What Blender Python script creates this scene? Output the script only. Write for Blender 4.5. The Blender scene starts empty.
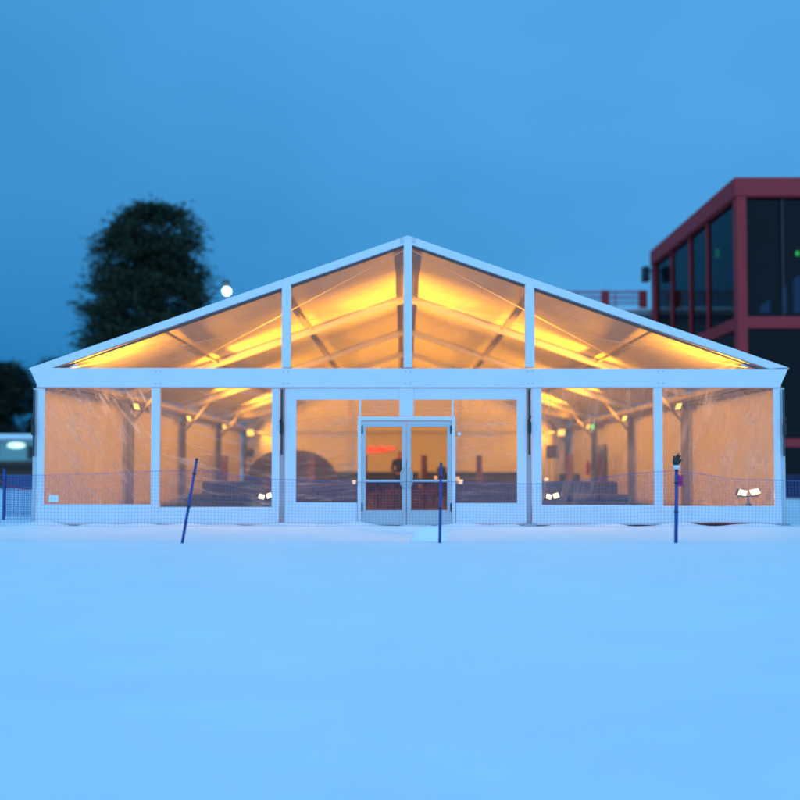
import bpy, bmesh, math, random
from mathutils import Vector, Matrix, noise
R = math.radians
random.seed(7)
scene = bpy.context.scene
COL = scene.collection

# ------------------------------------------------------------------ camera
cam_d = bpy.data.cameras.new('camera')
cam = bpy.data.objects.new('camera', cam_d)
COL.objects.link(cam)
cam.location = (-0.08, -15.8, 1.14)
cam.rotation_euler = (R(90 + 1.5), 0, R(0.29))
cam_d.sensor_width = 36
cam_d.lens = 35.55
cam_d.shift_y = 0.059
cam_d.clip_start = 0.05
cam_d.clip_end = 2000
cam_d.dof.use_dof = True
cam_d.dof.focus_distance = 14.0
cam_d.dof.aperture_fstop = 0.28
scene.camera = cam

# ------------------------------------------------------------------ view
scene.view_settings.view_transform = 'Standard'
scene.view_settings.look = 'None'
scene.view_settings.exposure = 0
scene.view_settings.gamma = 1
scene.view_settings.use_curve_mapping = False
scene.render.engine = 'CYCLES'
scene.cycles.use_denoising = True
scene.cycles.transparent_max_bounces = 24
scene.cycles.max_bounces = 8
scene.cycles.sample_clamp_indirect = 6

# ------------------------------------------------------------------ world: overcast blue hour, paler behind the camera
SUN_EL, SUN_AZ = 28, 196          # the pale part of the cloud deck lies behind the camera
world = bpy.data.worlds.new('World')
scene.world = world
world.use_nodes = True
wt = world.node_tree
wt.nodes.clear()
def WN(t, **k):
    n = wt.nodes.new(t)
    for a, v in k.items(): setattr(n, a, v)
    return n
def wmath(op, a, b=None, clamp=False):
    n = WN('ShaderNodeMath', operation=op, use_clamp=clamp)
    for i, v in enumerate((a, b)):
        if v is None: continue
        if isinstance(v, (int, float)): n.inputs[i].default_value = v
        else: wt.links.new(v, n.inputs[i])
    return n.outputs[0]
sky = WN('ShaderNodeTexSky', sky_type='NISHITA', sun_disc=False)
sky.sun_elevation = R(SUN_EL); sky.sun_rotation = R(SUN_AZ)
tc = WN('ShaderNodeTexCoord')
sep = WN('ShaderNodeSeparateXYZ'); wt.links.new(tc.outputs['Generated'], sep.inputs[0])
X, Y, Z = sep.outputs
nz = WN('ShaderNodeTexNoise'); nz.inputs['Scale'].default_value = 1.7; nz.inputs['Detail'].default_value = 3.0
mp = WN('ShaderNodeMapping'); mp.inputs['Scale'].default_value = (1, 1, 2.2); mp.inputs['Location'].default_value = (0.35, 0.1, 0.2)
wt.links.new(tc.outputs['Generated'], mp.inputs[0]); wt.links.new(mp.outputs[0], nz.inputs['Vector'])
nf = wmath('SUBTRACT', nz.outputs['Fac'], 0.5)
f = wmath('ADD', wmath('ADD', wmath('MULTIPLY', X, wmath('ADD', wmath('MULTIPLY', Z, -1.44), 1.2)), wmath('MULTIPLY', Z, 1.2)), wmath('MULTIPLY', nf, 0.9))
f = wmath('ADD', f, 0.27, clamp=True)
cmix = WN('ShaderNodeMix', data_type='RGBA')
wt.links.new(f, cmix.inputs['Factor'])
cmix.inputs[6].default_value = (0.006, 0.175, 0.445, 1)
cmix.inputs[7].default_value = (0.095, 0.415, 0.850, 1)
# back of the dome: brighter cloud
bk = WN('ShaderNodeMapRange', interpolation_type='SMOOTHSTEP')
wt.links.new(Y, bk.inputs['Value'])
bk.inputs['From Min'].default_value = 0.45; bk.inputs['From Max'].default_value = -0.55
bk.inputs['To Min'].default_value = 0; bk.inputs['To Max'].default_value = 1
bmix = WN('ShaderNodeMix', data_type='RGBA')
wt.links.new(bk.outputs[0], bmix.inputs['Factor'])
wt.links.new(cmix.outputs[2], bmix.inputs[6])
bmix.inputs[7].default_value = (0.36, 0.89, 1.60, 1)
# a little of the physical sky underneath the cloud
sk = WN('ShaderNodeMix', data_type='RGBA', blend_type='MULTIPLY'); sk.inputs['Factor'].default_value = 1
wt.links.new(sky.outputs[0], sk.inputs[6]); sk.inputs[7].default_value = (0.05, 0.07, 0.09, 1)
tot = WN('ShaderNodeMix', data_type='RGBA'); tot.inputs['Factor'].default_value = 0.97
wt.links.new(sk.outputs[2], tot.inputs[6]); wt.links.new(bmix.outputs[2], tot.inputs[7])
bg = WN('ShaderNodeBackground'); bg.inputs['Strength'].default_value = 1.0
wt.links.new(tot.outputs[2], bg.inputs['Color'])
wo = WN('ShaderNodeOutputWorld'); wt.links.new(bg.outputs[0], wo.inputs[0])

sun_d = bpy.data.lights.new('sun', 'SUN')
sun_d.energy = 0.25; sun_d.angle = R(70); sun_d.color = (0.32, 0.62, 1.0)
sun = bpy.data.objects.new('sun', sun_d); COL.objects.link(sun)
sun.rotation_euler = (R(90 - SUN_EL), 0, R(-16))

# ------------------------------------------------------------------ materials
def mat(name, col, rough=0.5, metal=0.0, emit=None, estr=0.0, bump=None, vary=None, spec=0.5, trans=0.0):
    """principled; bump=(scale, strength), vary=(scale, amount), trans = share of translucent light"""
    m = bpy.data.materials.new(name); m.use_nodes = True
    nt = m.node_tree; b = nt.nodes['Principled BSDF']; out = nt.nodes['Material Output']
    b.inputs['Base Color'].default_value = (*col, 1)
    b.inputs['Roughness'].default_value = rough
    b.inputs['Metallic'].default_value = metal
    b.inputs['Specular IOR Level'].default_value = spec
    if emit:
        b.inputs['Emission Color'].default_value = (*emit, 1); b.inputs['Emission Strength'].default_value = estr
    t = nt.nodes.new('ShaderNodeTexCoord')
    colout = None
    if vary:
        n = nt.nodes.new('ShaderNodeTexNoise'); n.inputs['Scale'].default_value = vary[0]; n.inputs['Detail'].default_value = 5
        nt.links.new(t.outputs['Object'], n.inputs['Vector'])
        mx = nt.nodes.new('ShaderNodeMix'); mx.data_type = 'RGBA'
        mx.inputs[6].default_value = (*[c * (1 - vary[1]) for c in col], 1)
        mx.inputs[7].default_value = (*[min(1, c * (1 + vary[1])) for c in col], 1)
        nt.links.new(n.outputs['Fac'], mx.inputs['Factor']); nt.links.new(mx.outputs[2], b.inputs['Base Color'])
        colout = mx.outputs[2]
    if bump:
        n = nt.nodes.new('ShaderNodeTexNoise'); n.inputs['Scale'].default_value = bump[0]; n.inputs['Detail'].default_value = 4
        nt.links.new(t.outputs['Object'], n.inputs['Vector'])
        bp = nt.nodes.new('ShaderNodeBump'); bp.inputs['Strength'].default_value = bump[1]; bp.inputs['Distance'].default_value = 0.05
        nt.links.new(n.outputs['Fac'], bp.inputs['Height']); nt.links.new(bp.outputs[0], b.inputs['Normal'])
    if trans:
        tr = nt.nodes.new('ShaderNodeBsdfTranslucent'); tr.inputs['Color'].default_value = (*col, 1)
        if colout: nt.links.new(colout, tr.inputs['Color'])
        ms = nt.nodes.new('ShaderNodeMixShader'); ms.inputs[0].default_value = trans
        nt.links.new(b.outputs[0], ms.inputs[1]); nt.links.new(tr.outputs[0], ms.inputs[2])
        nt.links.new(ms.outputs[0], out.inputs[0])
    return m

def film_mat(name, ang, haze=0.05, streak=0.16, tint=(0.97, 0.97, 0.97), gloss=0.075):
    """clear vinyl: see-through, glossy, crumpled along one direction"""
    m = bpy.data.materials.new(name); m.use_nodes = True
    nt = m.node_tree; nt.nodes.clear(); L = nt.links.new
    def N(t): return nt.nodes.new(t)
    t = N('ShaderNodeTexCoord'); rt = N('ShaderNodeMapping'); mp = N('ShaderNodeMapping')
    rt.inputs['Rotation'].default_value = (0, R(ang), 0); mp.inputs['Scale'].default_value = (.8, 1.0, 6.5)
    L(t.outputs['Object'], rt.inputs[0]); L(rt.outputs[0], mp.inputs[0])
    n1 = N('ShaderNodeTexNoise'); n1.inputs['Scale'].default_value = 1.5; n1.inputs['Detail'].default_value = 6; n1.inputs['Roughness'].default_value = .62; n1.inputs['Distortion'].default_value = .7
    L(mp.outputs[0], n1.inputs['Vector'])
    n2 = N('ShaderNodeTexNoise'); n2.inputs['Scale'].default_value = 1.3; n2.inputs['Detail'].default_value = 2
    L(t.outputs['Object'], n2.inputs['Vector'])
    bp = N('ShaderNodeBump'); bp.inputs['Strength'].default_value = 0.5; bp.inputs['Distance'].default_value = 0.03
    L(n1.outputs['Fac'], bp.inputs['Height'])
    tr = N('ShaderNodeBsdfTransparent'); tr.inputs[0].default_value = (*tint, 1)
    gl = N('ShaderNodeBsdfGlossy'); gl.inputs['Roughness'].default_value = 0.22; gl.inputs['Color'].default_value = (.9, .9, .9, 1)
    L(bp.outputs[0], gl.inputs['Normal'])
    df = N('ShaderNodeBsdfTranslucent'); df.inputs['Color'].default_value = (.85, .85, .85, 1)
    L(bp.outputs[0], df.inputs['Normal'])
    dd = N('ShaderNodeBsdfDiffuse'); dd.inputs['Color'].default_value = (.85, .85, .85, 1); L(bp.outputs[0], dd.inputs['Normal'])
    sc_ = N('ShaderNodeMixShader'); sc_.inputs[0].default_value = .35; L(df.outputs[0], sc_.inputs[1]); L(dd.outputs[0], sc_.inputs[2])
    fr = N('ShaderNodeFresnel'); fr.inputs['IOR'].default_value = 1.42
    fm = N('ShaderNodeMath'); fm.operation = 'MULTIPLY_ADD'; L(fr.outputs[0], fm.inputs[0]); fm.inputs[1].default_value = .8; fm.inputs[2].default_value = gloss - .03; fm.use_clamp = True
    m1 = N('ShaderNodeMixShader'); L(fm.outputs[0], m1.inputs[0]); L(tr.outputs[0], m1.inputs[1]); L(gl.outputs[0], m1.inputs[2])
    # crinkle lines scatter a little light
    cr = N('ShaderNodeMapRange'); cr.inputs['From Min'].default_value = .47; cr.inputs['From Max'].default_value = .66
    cr.inputs['To Min'].default_value = haze; cr.inputs['To Max'].default_value = haze + streak
    L(n1.outputs['Fac'], cr.inputs['Value'])
    patch = N('ShaderNodeMapRange'); patch.inputs['From Min'].default_value = .35; patch.inputs['From Max'].default_value = .7
    patch.inputs['To Min'].default_value = .35; patch.inputs['To Max'].default_value = 1.3
    L(n2.outputs['Fac'], patch.inputs['Value'])
    mu = N('ShaderNodeMath'); mu.operation = 'MULTIPLY'; L(cr.outputs[0], mu.inputs[0]); L(patch.outputs[0], mu.inputs[1])
    m2 = N('ShaderNodeMixShader'); L(mu.outputs[0], m2.inputs[0]); L(m1.outputs[0], m2.inputs[1]); L(sc_.outputs[0], m2.inputs[2])
    o = N('ShaderNodeOutputMaterial'); L(m2.outputs[0], o.inputs[0])
    return m

def glass_mat(name, tint, gloss=0.03, rough=0.02):
    m = bpy.data.materials.new(name); m.use_nodes = True
    nt = m.node_tree; nt.nodes.clear(); L = nt.links.new
    tr = nt.nodes.new('ShaderNodeBsdfTransparent'); tr.inputs[0].default_value = (*tint, 1)
    gl = nt.nodes.new('ShaderNodeBsdfGlossy'); gl.inputs['Roughness'].default_value = rough
    fr = nt.nodes.new('ShaderNodeFresnel'); fr.inputs['IOR'].default_value = 1.45
    ad = nt.nodes.new('ShaderNodeMath'); ad.operation = 'ADD'; ad.use_clamp = True; L(fr.outputs[0], ad.inputs[0]); ad.inputs[1].default_value = gloss
    m1 = nt.nodes.new('ShaderNodeMixShader'); L(ad.outputs[0], m1.inputs[0]); L(tr.outputs[0], m1.inputs[1]); L(gl.outputs[0], m1.inputs[2])
    o = nt.nodes.new('ShaderNodeOutputMaterial'); L(m1.outputs[0], o.inputs[0])
    return m

M = {}
M['paint'] = mat('white_painted_metal', (.80, .765, .80), .35, bump=(6, .03), vary=(2.5, .05))
M['alu'] = mat('anodised_aluminium', (.55, .55, .56), .4, .3, vary=(4, .08))
M['legalu'] = mat('shaded_aluminium', (.19, .17, .155), .55, .15, vary=(4, .1))  # aluminium with the shade on legs and purlins put into its colour
M['greyalu'] = mat('dull_grey_aluminium', (.42, .43, .45), .45, .3)
M['vinyl'] = mat('white_tent_vinyl', (.70, .69, .67), .55, bump=(2.2, .55), vary=(1.2, .05), trans=.012)
M['roofvinyl'] = mat('white_roof_vinyl', (.62, .60, .57), .6, bump=(1.6, .35), vary=(.9, .07), trans=.02)
M['skirt'] = mat('white_skirt_vinyl', (.79, .765, .80), .5, bump=(3.0, .7), vary=(2, .06))
M['film_diag'] = film_mat('clear_vinyl_film_creased_diagonally', -56, .085, .45)
M['film_sweep'] = film_mat('clear_vinyl_film_creased_in_sweeps', -14, .03, .36)
M['film_flat'] = film_mat('clear_vinyl_film_creased_level', 4, .03, .30)
M['film_plain'] = film_mat('clear_vinyl_film', 76, .05, .28)
M['film_gable'] = film_mat('clear_gable_film', 22, .008, .07, gloss=.03)
M['doorglass'] = glass_mat('door_glass', (.93, .93, .92), -.018)
M['gap_shade'] = mat('dark_gap_shade', (.11, .11, .12), .7)  # dark tone painted in for the shadow line under the edge rafter
M['strap'] = mat('dark_webbing', (.06, .065, .08), .8)
M['black'] = mat('black_plastic', (.018, .018, .02), .5)
M['sticker'] = mat('white_paper_sticker', (.85, .84, .86), .6)
M['pink'] = mat('pink_print', (.55, .22, .35), .6)
M['floor'] = mat('dark_event_flooring', (.030, .024, .030), .65, vary=(3, .3), bump=(30, .1))
M['cloth'] = mat('dark_plum_cloth', (.035, .022, .038), .85, bump=(5, .5), vary=(3, .2))
M['counter'] = mat('dark_counter_laminate', (.045, .03, .032), .5, vary=(5, .2))
M['wood'] = mat('brown_stained_timber', (.085, .042, .028), .6, vary=(9, .3), bump=(14, .2))
M['redwood'] = mat('red_brown_lacquer', (.11, .034, .022), .5, vary=(7, .2))
M['navy'] = mat('navy_upholstery', (.014, .018, .05), .85, bump=(18, .3), vary=(6, .2))
M['dome'] = mat('brown_dome_fabric', (.055, .032, .032), .75, bump=(5, .4), vary=(2.5, .2))
M['bluenet'] = mat('blue_net_cord', (.055, .13, .36), .6)
M['bluepole'] = mat('blue_fibre_pole', (.010, .055, .26), .35, vary=(8, .15))
M['redrope'] = mat('red_rope', (.30, .03, .08), .8)
M['pinktag'] = mat('magenta_tape', (.50, .02, .16), .6)
M['redsteel'] = mat('red_painted_steel', (.37, .030, .036), .6, vary=(1.5, .12), bump=(9, .05), spec=.2)
M['darkglass'] = glass_mat('dark_tinted_glazing', (.46, .48, .56), -.022, .03)
M['concrete'] = mat('grey_concrete', (.24, .25, .26), .85, vary=(1.2, .2), bump=(12, .3))
M['darkint'] = mat('dark_interior_panel', (.035, .035, .04), .8, vary=(1, .3))
M['paleint'] = mat('pale_interior_panel', (.28, .30, .33), .8, vary=(1, .2))
M['bark'] = mat('pine_bark', (.06, .04, .03), .9, vary=(6, .4), bump=(12, .8))
def leaf_mat(name, a, b):
    m = mat(name, a, .75, spec=.2)
    nt = m.node_tree; g = nt.nodes.new('ShaderNodeNewGeometry'); mx = nt.nodes.new('ShaderNodeMix'); mx.data_type = 'RGBA'
    mx.inputs[6].default_value = (*a, 1); mx.inputs[7].default_value = (*b, 1)
    nt.links.new(g.outputs['Random Per Island'], mx.inputs['Factor']); nt.links.new(mx.outputs[2], nt.nodes['Principled BSDF'].inputs['Base Color'])
    return m
M['needle'] = leaf_mat('pine_needles', (.012, .022, .014), (.035, .05, .026))
M['needle_dark'] = leaf_mat('spruce_needles', (.010, .016, .012), (.022, .030, .018))
M['lens'] = mat('lit_halogen_lens', (1, .8, .4), .3, emit=(1, .50, .07), estr=2.4)
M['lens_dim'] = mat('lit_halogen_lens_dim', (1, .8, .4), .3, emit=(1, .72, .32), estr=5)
M['lens_white'] = mat('lit_white_lens', (1, 1, .95), .3, emit=(.80, 1, .82), estr=6)
M['red_led'] = mat('red_sign_tube', (.8, .05, .01), .4, emit=(1, .012, .002), estr=2.0)
M['exit_led'] = mat('green_exit_light', (.1, .6, .1), .4, emit=(.06, .75, .08), estr=2.2)
M['green_lamp'] = mat('bright_green_lamp', (.1, .6, .1), .4, emit=(.06, .85, .10), estr=7)
M['cup'] = mat('white_ceramic', (.8, .79, .76), .3)
M['glint_glow'] = mat('glowing_glint', (.9, .85, .75), .4, emit=(1, .85, .6), estr=.7)  # glow that imitates lamp reflections on the film
M['red'] = mat('fire_red_paint', (.42, .02, .02), .3)
M['greydoor'] = mat('grey_door_leaf', (.20, .20, .22), .5)
M['poster'] = mat('dark_poster_board', (.05, .04, .05), .5, vary=(9, .6))
M['skin'] = mat('skin', (.42, .20, .14), .55)
M['jacket'] = mat('black_jacket', (.015, .014, .018), .8, bump=(14, .4))
M['trouser'] = mat('dark_trousers', (.018, .02, .032), .85)
M['hair'] = mat('dark_hair', (.02, .013, .01), .6)
M['redscarf'] = mat('red_scarf', (.32, .03, .04), .85)
M['shedwall'] = mat('pale_green_boards', (.20, .33, .30), .7, vary=(2, .15))
M['snowcap'] = mat('settled_snow', (.90, .91, .92), .7, bump=(5, .4))
M['shedlamp'] = mat('lit_tube_lamp', (1, 1, .9), .3, emit=(.75, 1, .72), estr=1.0)

def snow_mat():
    m = bpy.data.materials.new('snow'); m.use_nodes = True
    nt = m.node_tree; b = nt.nodes['Principled BSDF']; L = nt.links.new
    b.inputs['Roughness'].default_value = .65; b.inputs['Specular IOR Level'].default_value = .25
    t = nt.nodes.new('ShaderNodeTexCoord')
    a = nt.nodes.new('ShaderNodeTexNoise'); a.inputs['Scale'].default_value = .55; a.inputs['Detail'].default_value = 4; L(t.outputs['Object'], a.inputs['Vector'])
    mx = nt.nodes.new('ShaderNodeMix'); mx.data_type = 'RGBA'; mx.inputs[6].default_value = (.78, .86, .87, 1); mx.inputs[7].default_value = (.88, .93, .93, 1)
    L(a.outputs['Fac'], mx.inputs['Factor']); L(mx.outputs[2], b.inputs['Base Color'])
    c = nt.nodes.new('ShaderNodeTexNoise'); c.inputs['Scale'].default_value = 5; c.inputs['Detail'].default_value = 6; L(t.outputs['Object'], c.inputs['Vector'])
    d = nt.nodes.new('ShaderNodeTexNoise'); d.inputs['Scale'].default_value = 85; d.inputs['Detail'].default_value = 2; L(t.outputs['Object'], d.inputs['Vector'])
    ad = nt.nodes.new('ShaderNodeMath'); ad.operation = 'MULTIPLY_ADD'; L(d.outputs['Fac'], ad.inputs[0]); ad.inputs[1].default_value = .12; L(c.outputs['Fac'], ad.inputs[2])
    bp = nt.nodes.new('ShaderNodeBump'); bp.inputs['Strength'].default_value = .55; bp.inputs['Distance'].default_value = .05
    L(ad.outputs[0], bp.inputs['Height']); L(bp.outputs[0], b.inputs['Normal'])
    return m
M['snow'] = snow_mat()

# ------------------------------------------------------------------ mesh helpers
class MB:
    def __init__(s): s.v = []; s.f = []; s.mi = []; s.m = 0
    def add(s, vs, fs):
        o = len(s.v); s.v += [tuple(v) for v in vs]
        for f in fs: s.f.append([o + i for i in f]); s.mi.append(s.m)
        return s
    def box(s, x0, x1, y0, y1, z0, z1):
        vs = [(x, y, z) for z in (z0, z1) for y in (y0, y1) for x in (x0, x1)]
        return s.add(vs, [(0, 2, 3, 1), (4, 5, 7, 6), (0, 1, 5, 4), (2, 6, 7, 3), (0, 4, 6, 2), (1, 3, 7, 5)])
    def bar(s, p, q, w, h, up=(0, 0, 1)):
        p, q = Vector(p), Vector(q); d = (q - p).normalized(); u = Vector(up)
        sx = d.cross(u)
        if sx.length < 1e-4: sx = d.cross(Vector((0, 1, 0)))
        sx.normalize(); u = sx.cross(d)
        vs = [e + sx * a * w / 2 + u * b * h / 2 for e in (p, q) for a, b in ((-1, -1), (1, -1), (1, 1), (-1, 1))]
        return s.add(vs, [(3, 2, 1, 0), (4, 5, 6, 7), (0, 1, 5, 4), (1, 2, 6, 5), (2, 3, 7, 6), (3, 0, 4, 7)])
    def tube(s, pts, r, n=8):
        pts = [Vector(p) for p in pts]; k = len(pts)
        rs = r if isinstance(r, (list, tuple)) else [r] * k
        vs = []; a = None
        for i, p in enumerate(pts):
            d = (pts[min(i + 1, k - 1)] - pts[max(i - 1, 0)]).normalized()
            if a is None: a = d.orthogonal().normalized()
            a = (a - d * a.dot(d)).normalized(); b = d.cross(a)
            vs += [p + (a * math.cos(t) + b * math.sin(t)) * rs[i] for t in (2 * math.pi * j / n for j in range(n))]
        fs = [(i * n + j, i * n + (j + 1) % n, (i + 1) * n + (j + 1) % n, (i + 1) * n + j) for i in range(k - 1) for j in range(n)]
        fs += [tuple(reversed(range(n))), tuple((k - 1) * n + j for j in range(n))]
        return s.add(vs, fs)
    def lathe(s, c, prof, n=20, axis='z', sy=1.0):
        vs = []; c = Vector(c)
        for r, h in prof:
            for j in range(n):
                t = 2 * math.pi * j / n
                a, b = r * math.cos(t), r * math.sin(t) * sy
                vs.append(c + (Vector((a, b, h)) if axis == 'z' else Vector((a, h, b)) if axis == 'y' else Vector((h, a, b))))
        k = len(prof)
        fs = [(i * n + j, i * n + (j + 1) % n, (i + 1) * n + (j + 1) % n, (i + 1) * n + j) for i in range(k - 1) for j in range(n)]
        fs += [tuple(reversed(range(n))), tuple((k - 1) * n + j for j in range(n))]
        return s.add(vs, fs)
    def prism_y(s, poly, y0, y1):
        n = len(poly)
        vs = [(x, y0, z) for x, z in poly] + [(x, y1, z) for x, z in poly]
        fs = [tuple(range(n)), tuple(reversed(range(n, 2 * n)))] + [(i, n + i, n + (i + 1) % n, (i + 1) % n) for i in range(n)]
        return s.add(vs, fs)
    def build(s, name, m, parent=None, smooth=False, bevel=0, label=None):
        me = bpy.data.meshes.new(name); me.from_pydata(s.v, [], s.f)
        for mm in (m if isinstance(m, (list, tuple)) else [m]): me.materials.append(mm)
        me.polygons.foreach_set('material_index', s.mi)
        b = bmesh.new(); b.from_mesh(me); bmesh.ops.recalc_face_normals(b, faces=b.faces); b.to_mesh(me); b.free()
        if smooth: me.polygons.foreach_set('use_smooth', [True] * len(me.polygons))
        o = bpy.data.objects.new(name, me); COL.objects.link(o)
        if parent: o.parent = parent
        if bevel:
            md = o.modifiers.new('bevel', 'BEVEL'); md.width = bevel; md.segments = 2; md.limit_method = 'ANGLE'
        if label: o['label'] = label
        return o

def tag(o, label, cat, group=None, kind=None):
    o['label'] = label; o['category'] = cat
    if group: o['group'] = group
    if kind: o['kind'] = kind
    return o
def thing(name, label, cat, loc=(0, 0, 0), rz=0, group=None):
    o = bpy.data.objects.new(name, None); COL.objects.link(o)
    o.location = loc; o.rotation_euler = (0, 0, rz); o.empty_display_size = .1
    return tag(o, label, cat, group)
def struct(o):
    o['kind'] = 'structure'; return o
def copy_tree(o, parent=None):
    c = o.copy(); COL.objects.link(c)
    if parent: c.parent = parent
    for ch in list(o.children): copy_tree(ch, c)
    return c

# ------------------------------------------------------------------ snow ground
def sstep(a, b, x):
    t = min(1, max(0, (x - a) / (b - a))); return t * t * (3 - 2 * t)
def ground_z(x, y):
    n = noise.noise
    far = sstep(14, 40, abs(x)) if abs(x) > 14 else 0
    z = .035 * n((x * .35, y * .35, 1)) + .020 * n((x * 1.3, y * 1.7, 4)) + .009 * n((x * 4, y * 5, 9))
    z += .06 * n((x * .13, y * .22, 12)) * sstep(-4, -7, y)
    z -= .10 * sstep(-4.5, -13, y)                                  # the field falls away towards the camera
    edge = -3.75 + .25 * n((x * .5, 0, 3)) + .07 * n((x * 2.1, 0, 5))
    z -= .05 * (sstep(edge - .05, edge + .35, y) - sstep(-1.6, -.5, y))           # trodden strip in front of the tent
    z += .03 * math.exp(-((y - edge + .25) / .3) ** 2)                            # low lip of the strip
    z -= .07 * math.exp(-((x + .15) / .9) ** 2) * sstep(edge - .3, edge + .6, y) * (1 - sstep(-.7, -.2, y))   # path to the doors
    z += .10 * max(0, n((x * 1.4, 2, 7)) + .3) * math.exp(-((y + .24) / .22) ** 2)     # drift along the skirt
    z += .09 * math.exp(-((x + 7.2) / .35) ** 2 - ((y + .25) / .3) ** 2)
    if abs(x) < 7.6 and -.15 < y < 20.3: z = -.06
    z += 1.15 * sstep(29, 33, y) * sstep(-17, -21, x)                           # bank at the left, in front of the shed
    return z
def lines(dense0, dense1, step, lo, hi):
    a = []; v = dense0
    while v <= dense1 + 1e-6: a.append(v); v += step
    s = step; v = dense1
    while v < hi: s *= 1.25; v += s; a.append(min(v, hi))
    s = step; v = dense0
    while v > lo: s *= 1.25; v -= s; a.insert(0, max(v, lo))
    return a
gx = lines(-11, 11, .12, -500, 500); gy = lines(-15.5, .6, .10, -60, 900)
g = MB(); W_ = len(gx)
g.v = [(x, y, ground_z(x, y)) for y in gy for x in gx]
g.f = [[j * W_ + i, j * W_ + i + 1, (j + 1) * W_ + i + 1, (j + 1) * W_ + i] for j in range(len(gy) - 1) for i in range(W_ - 1)]
g.mi = [0] * len(g.f)
struct(g.build('snow_ground', M['snow'], smooth=True))

# ------------------------------------------------------------------ the tent
tent = thing('frame_tent', 'large white frame tent with clear gable and windows, glowing amber inside', 'tent', (0, 0, 0))
HALF, EAVE, RIDGE, LEN = 7.5, 3.13, 5.74, 20.0
SL = (RIDGE - EAVE) / 7.55
def roof(x): return RIDGE - abs(x) * SL
FR = [0, 5, 10, 15, 20]
P, A = M['paint'], M['alu']

MB().box(-7.42, 7.42, .14, 19.9, -.05, .012).build('floor', M['floor'], tent)

# roof skin, with a little sag between the frames
def roof_skin(sgn):
    m = MB(); nx, ny = 24, 80
    for layer in (0, .012):
        for j in range(ny + 1):
            y = -.06 + (20.15 + .06) * j / ny
            sag = .07 * math.sin(math.pi * ((y % 5) / 5)) ** 2 if 0 < y < 20 else 0
            for i in range(nx + 1):
                x = 7.6 * i / nx
                k = math.sin(math.pi * min(1, (x % 2.5) / 2.5))
                m.v.append((sgn * x, y, roof(x) - sag * k * .8 + layer))
    n = (nx + 1) * (ny + 1); q = lambda i, j, l: l * n + j * (nx + 1) + i
    for j in range(ny):
        for i in range(nx):
            for l in (0, 1): m.f.append([q(i, j, l), q(i + 1, j, l), q(i + 1, j + 1, l), q(i, j + 1, l)])
    for i in range(nx):
        for j in (0, ny): m.f.append([q(i, j, 0), q(i + 1, j, 0), q(i + 1, j, 1), q(i, j, 1)])
    for j in range(ny):
        for i in (0, nx): m.f.append([q(i, j, 0), q(i, j + 1, 0), q(i, j + 1, 1), q(i, j, 1)])
    m.mi = [0] * len(m.f)
    m.build('roof_slope', M['roofvinyl'], tent, smooth=True)
roof_skin(-1); roof_skin(1)

# frames
for y in FR:
    front = y == 0
    for s in (-1, 1):
        yy = y if y else .02
        if not front:
            MB().box(*sorted((s * 7.40, s * 7.22)), yy - .06, yy + .06, 0, EAVE - .18).build('leg', M['legalu'], tent, bevel=.006)
            d = .12
            MB().bar((s * 7.30, yy, roof(7.30) - d), (s * .02, yy, roof(0) - d), .11, .17).build('rafter', A, tent, bevel=.006)
            # corner brace
            MB().bar((s * 7.24, yy, 2.35), (s * 6.45, yy, roof(6.45) - .2), .05, .06).build('corner_brace', M['legalu'], tent)
        else:
            # white edge rafter of the facade and a dark strip imitating the shadowed gap below it
            m = MB()
            a0, a1 = (s * 7.66, EAVE - .03), (0, RIDGE + .06)
            m.prism_y([(s * 7.57, EAVE + .006), (0, RIDGE + .055), (0, RIDGE - .105), (s * 7.18, EAVE - .02)], -.10, .06)
            m.build('edge_rafter', P, tent, bevel=.008)
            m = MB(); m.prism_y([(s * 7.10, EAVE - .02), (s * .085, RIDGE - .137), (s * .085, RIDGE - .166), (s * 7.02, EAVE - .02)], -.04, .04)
            m.build('gap_shade', M['gap_shade'], tent)
# eave purlins, roof purlins, ridge
for s in (-1, 1):
    for a, b in zip(FR, FR[1:]):
        MB().box(*sorted((s * 7.36, s * 7.25)), a + .08, b - .08, EAVE - .28, EAVE - .18).build('eave_purlin', M['legalu'], tent)
        for x in (2.5, 5.0):
            MB().bar((s * x, a + .08, roof(x) - .075), (s * x, b - .08, roof(x) - .075), .06, .06).build('purlin', M['legalu'], tent)
        if a in (0, 15):
            MB().tube([(s * .1, a + .1, roof(.1) - .17), (s * 7.2, b - .1, roof(7.2) - .17)], .010, 6).build('brace_cable', A, tent)
            MB().tube([(s * 7.2, a + .1, roof(7.2) - .17), (s * .1, b - .1, roof(.1) - .17)], .010, 6).build('brace_cable', A, tent)
for a, b in zip(FR, FR[1:]):
    MB().box(-.05, .05, a + .08, b - .08, RIDGE - .20, RIDGE - .09).build('ridge_purlin', M['legalu'], tent)

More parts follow.
